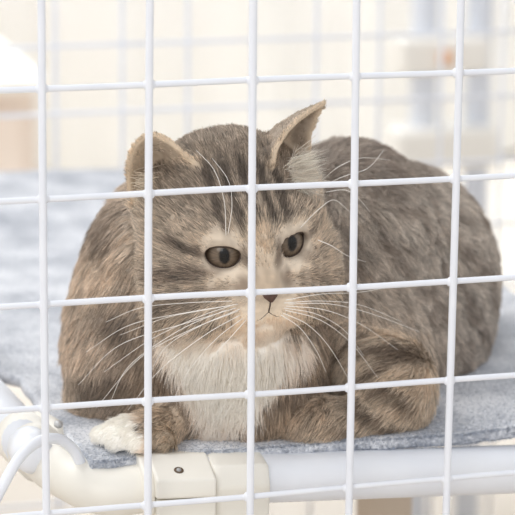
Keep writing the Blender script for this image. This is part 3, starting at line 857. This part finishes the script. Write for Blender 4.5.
# ------------------------------------------------------------------ felt mat
def smooth(a, b, x):
    t = np.clip((x-a)/(b-a), 0, 1); return t*t*(3-2*t)
M_felt = bpy.data.materials.new('grey_felt'); M_felt.use_nodes = True
nt = M_felt.node_tree; b = nt.nodes['Principled BSDF']; b.inputs['Roughness'].default_value = .95; b.inputs['Specular IOR Level'].default_value = .1
b.inputs['Sheen Weight'].default_value = .25
tc = nt.nodes.new('ShaderNodeTexCoord')
def nz(scale, det=5):
    n_ = nt.nodes.new('ShaderNodeTexNoise'); n_.inputs['Scale'].default_value = scale; n_.inputs['Detail'].default_value = det; nt.links.new(tc.outputs['Object'], n_.inputs['Vector']); return n_
n1_, n2_ = nz(28), nz(520, 3)
mxn = nt.nodes.new('ShaderNodeMix'); mxn.inputs[0].default_value = .5
nt.links.new(n1_.outputs['Fac'], mxn.inputs[2]); nt.links.new(n2_.outputs['Fac'], mxn.inputs[3])
rp = nt.nodes.new('ShaderNodeValToRGB'); rp.color_ramp.elements[0].position = .36; rp.color_ramp.elements[1].position = .62
rp.color_ramp.elements[0].color = (*lin(150, 156, 167), 1); rp.color_ramp.elements[1].color = (*lin(228, 230, 235), 1)
nt.links.new(mxn.outputs[0], rp.inputs[0]); nt.links.new(rp.outputs[0], b.inputs['Base Color'])
bp_ = nt.nodes.new('ShaderNodeBump'); bp_.inputs['Strength'].default_value = .6; bp_.inputs['Distance'].default_value = .0008
nt.links.new(n2_.outputs['Fac'], bp_.inputs['Height']); nt.links.new(bp_.outputs[0], b.inputs['Normal'])

NXm, NYm = 260, 220; TH = .0062
gx = np.linspace(0, 1, NXm); gy = np.linspace(0, 1, NYm)
UU, VV = np.meshgrid(gx, gy, indexing='ij')
def w1(t, f, s): return vnoise(np.stack([t*f, 0*t+s, 0*t], -1), 1, 9)
Yv = .034+(.700-.034)*VV**1.25
left = -.071-.004*smooth(.06, .14, Yv)-.070*smooth(.185, .235, Yv)+.0015*w1(Yv, 60, 3)
right = .262+.002*w1(Yv, 40, 7)
Xv = left+(right-left)*UU
yf = .0335+.0012*w1(Xv, 55, 1)+.0008*w1(Xv, 160, 2)-.002*smooth(.10, .15, Xv)
Yv = Yv+(yf-.034)*(1-VV)**6
PT = np.stack([Xv, Yv, 0*Xv], -1)
def mat_top(X, Y):
    P = np.stack([X, Y, 0*X], -1)
    z = ZM+0*X
    away = 1-smooth(.0, .05, (.24-np.abs(X-.06)*0-Y))*0
    z = z+.0006*vnoise(P, 45, 51)*1.0
    z = z+.0115*smooth(-.073, -.090, X)*smooth(.18, .25, Y)
    z = z+.0028*smooth(.225, .24, X)-.012*smooth(.246, .262, X)
    z = z+.012*smooth(.50, .66, Y)-.02*smooth(.675, .70, Y)
    z = z+.0015*smooth(.12, .15, X)*(1-smooth(.04, .08, Y))
    z = z+.004*smooth(.10, .4, Y)*vnoise(P, 12, 52)*smooth(.30, .42, Y)
    return z
ZT_ = mat_top(Xv, Yv)
top = np.stack([Xv, Yv, ZT_], -1).reshape(-1, 3); bot = np.stack([Xv, Yv, ZT_-TH], -1).reshape(-1, 3)
ii, jj = np.meshgrid(np.arange(NXm-1), np.arange(NYm-1), indexing='ij'); ii = ii.ravel(); jj = jj.ravel(); A0 = ii*NYm+jj
ft = np.stack([A0, A0+NYm, A0+NYm+1, A0+1], 1); nb = len(top); fb = ft[:, ::-1]+nb
loop = [i*NYm for i in range(NXm)]+[(NXm-1)*NYm+j for j in range(1, NYm)]+[i*NYm+NYm-1 for i in range(NXm-2, -1, -1)]+[j for j in range(NYm-2, 0, -1)]
lp = np.array(loop); l2 = np.roll(lp, -1)
# a rounded rough rim: one extra ring pushed outward
nxt = top[l2]-top[np.roll(lp, 1)]; outn = np.stack([nxt[:, 1], -nxt[:, 0], 0*nxt[:, 0]], 1); outn /= np.linalg.norm(outn, axis=1)[:, None]
rng2 = np.random.default_rng(3)
r1 = top[lp]*.75+bot[lp]*.25+outn*(.0010+.0005*rng2.random((len(lp), 1))); r2 = top[lp]*.2+bot[lp]*.8+outn*(.0009+.0006*rng2.random((len(lp), 1)))
Vm = np.concatenate([top, bot, r1, r2]); o1 = 2*nb; o2 = o1+len(lp); m_ = len(lp); kk = np.arange(m_); k2 = (kk+1) % m_
sf = np.concatenate([np.stack([lp, o1+kk, o1+k2, l2], 1), np.stack([o1+kk, o2+kk, o2+k2, o1+k2], 1), np.stack([o2+kk, lp+nb, l2+nb, o2+k2], 1)])
me = bpy.data.meshes.new('felt_mat'); me.from_pydata(Vm.tolist(), [], np.concatenate([ft, fb, sf]).tolist()); me.update()
mt = link('felt_mat', me, M_felt)
tagp(mt, 'blue grey felt mat under the cat, laid over the white tubes', 'mat')
# loose fibres along the cut edge and over the near part of the felt
nf = 26000
fi = rng2.integers(0, NXm, nf); edge = rng2.random(nf) < .45
bx = rng2.uniform(-.072, .20, nf); by = .034+.20*rng2.random(nf)**1.6
ei = rng2.integers(0, NXm-1, nf); 
near = top.reshape(NXm, NYm, 3)
pe = near[ei, 0]+(near[ei+1, 0]-near[ei, 0])*rng2.random((nf, 1)); pe = pe+np.stack([0*bx, -.0008+0*bx, -TH*rng2.random(nf)], 1)
pa = np.stack([bx, by, mat_top(bx, by)-.0001], 1)
Pf = np.where(edge[:, None], pe, pa)
dirf = np.where(edge[:, None], np.stack([rng2.normal(0, .8, nf), -np.abs(rng2.normal(.5, .3, nf)), rng2.normal(.3, .6, nf)], 1), np.stack([rng2.normal(0, .8, nf), rng2.normal(0, .8, nf), np.abs(rng2.normal(.25, .2, nf))], 1))
dirf = unit(dirf); Lf = rng2.uniform(.0006, .0020, nf)
d2 = unit(dirf+rng2.normal(0, .5, (nf, 3)))
Wf = np.stack([Pf, Pf+dirf*Lf[:, None]*.5, Pf+dirf*Lf[:, None]*.5+d2*Lf[:, None]*.5], 1)
cf = np.array(lin(158, 166, 180))*rng2.uniform(.5, 1.45, (nf, 1)); cf = np.clip(cf, 0, 1)
fo = add_fur('fibres', Wf, np.full((nf, 3), .00007), cf, M_fur, mt); fo['kind'] = 'stuff'

# ------------------------------------------------------------------ frame details
hk = bezier([at(-14, 520, 1.275), at(2, 487, 1.275), at(20, 457, 1.278), at(40, 441, 1.288), at(58, 439, 1.296), at(72, 448, 1.303), at(80, 462, 1.308), at(82, 476, 1.318)], 8)
tube('wire_hook', hk, .0027, M_tube, fr, 16)
bd = at(33, 453, 1.332)
tube('end_cap', [bd+np.array(q) for q in ((0, .012, 0), (0, .002, 0), (0, -.004, 0), (0, -.0075, 0), (0, -.009, 0))], [.0105, .0105, .0097, .007, .0025], M_tube, fr, 28)
# side flange with its screw
fl = bezier([at(36, 420, 1.372), at(54, 430, 1.362), at(62, 444, 1.352)], 6)
tube('screw_flange', fl, [.0056]*len(fl), M_cream, fr, 16)
p_ = at(58, 429, 1.352); tube('screw', [p_+np.array((0, -.0005, .002)), p_+np.array((0, -.0012, .0035))], .0022, M_screw, fr, 16)
# screw well on the sloping face of the clamp
p_ = np.array((aty(179, 477, .018)[0], TY-.0130, 0)); p_[2] = tz(p_[0])+.0142-.0074*(.0120/.019); nn_ = np.array((0, -.363, .932))
tube('screw_well', [p_-nn_*.002, p_+nn_*.0002], .0024, M_hole, fr, 24)
tube('screw', [p_-nn_*.001, p_+nn_*.0006], .0012, M_screw, fr, 16)

# ------------------------------------------------------------------ beyond the cage
YR = 1.35
rk = thing('tube_rack', 'pale blue tube rack with cream joints standing blurred behind the cage', 'rack', loc=tuple(aty(450, 100, YR)*[1, 1, 0]+[0, 0, ZF]))
for px in (424, 479):
    x_ = aty(px, 60, YR)[0]; tube('upright_tube', [(x_, YR, ZF), (x_, YR, .55)], .0135, M_blue, rk, 20)
def rbox(name, px0, px1, py0, py1, y0, y1, m, parent, bev=.004):
    p = aty(px0, py1, y0); q = aty(px1, py0, y0); return box(name, (p[0], y0, p[2]), (q[0], y1, q[2]), m, parent, bev)
rbox('joint_block', 402, 492, 37, 76, YR-.03, YR+.02, M_board, rk, .006)
rbox('joint_block', 398, 500, 128, 172, YR-.03, YR+.02, M_board, rk, .006)
kb = link('knob', pydata(*sphere_data(aty(446, 58, YR-.034), .0075)), M_orange, rk); rk_inv = Matrix.Translation(rk.location).inverted(); kb.matrix_parent_inverse = rk_inv
YC = 2.3
cb = thing('cabinet', 'peach wooden cabinet blurred behind the left side of the cage', 'cabinet', loc=tuple(aty(0, 100, YC)*[1, 1, 0]+[0, 0, ZF]))
p = aty(36, 90, YC); x1 = p[0]; x0 = x1-.6; z1 = p[2]
box('body', (x0, YC, ZF), (x1, YC+.4, z1), M_peach, cb, .003)
box('door', (x0+.02, YC-.018, ZF+.05), (x0+.295, YC-.0005, z1-.03), M_peach, cb, .003)
box('door', (x0+.305, YC-.018, ZF+.05), (x1-.02, YC-.0005, z1-.03), M_peach, cb, .003)
box('top', (x0-.01, YC-.02, z1+.0005), (x1+.01, YC+.41, z1+.02), M_board, cb, .003)
# sisal post under the platform
pp = aty(384, 512, .30); xs = pp[0]
sp = thing('scratching_post', 'tan cat scratching post below the tube, behind the cage mesh', 'scratching post', loc=(xs, .30, ZB))
tube('post', [(xs, .30, ZB+.02), (xs, .30, -.135)], .017, M_brown, sp, 28)
box('base', (xs-.08, .22, ZB+.0002), (xs+.08, .38, ZB+.02), M_board, sp, .004)
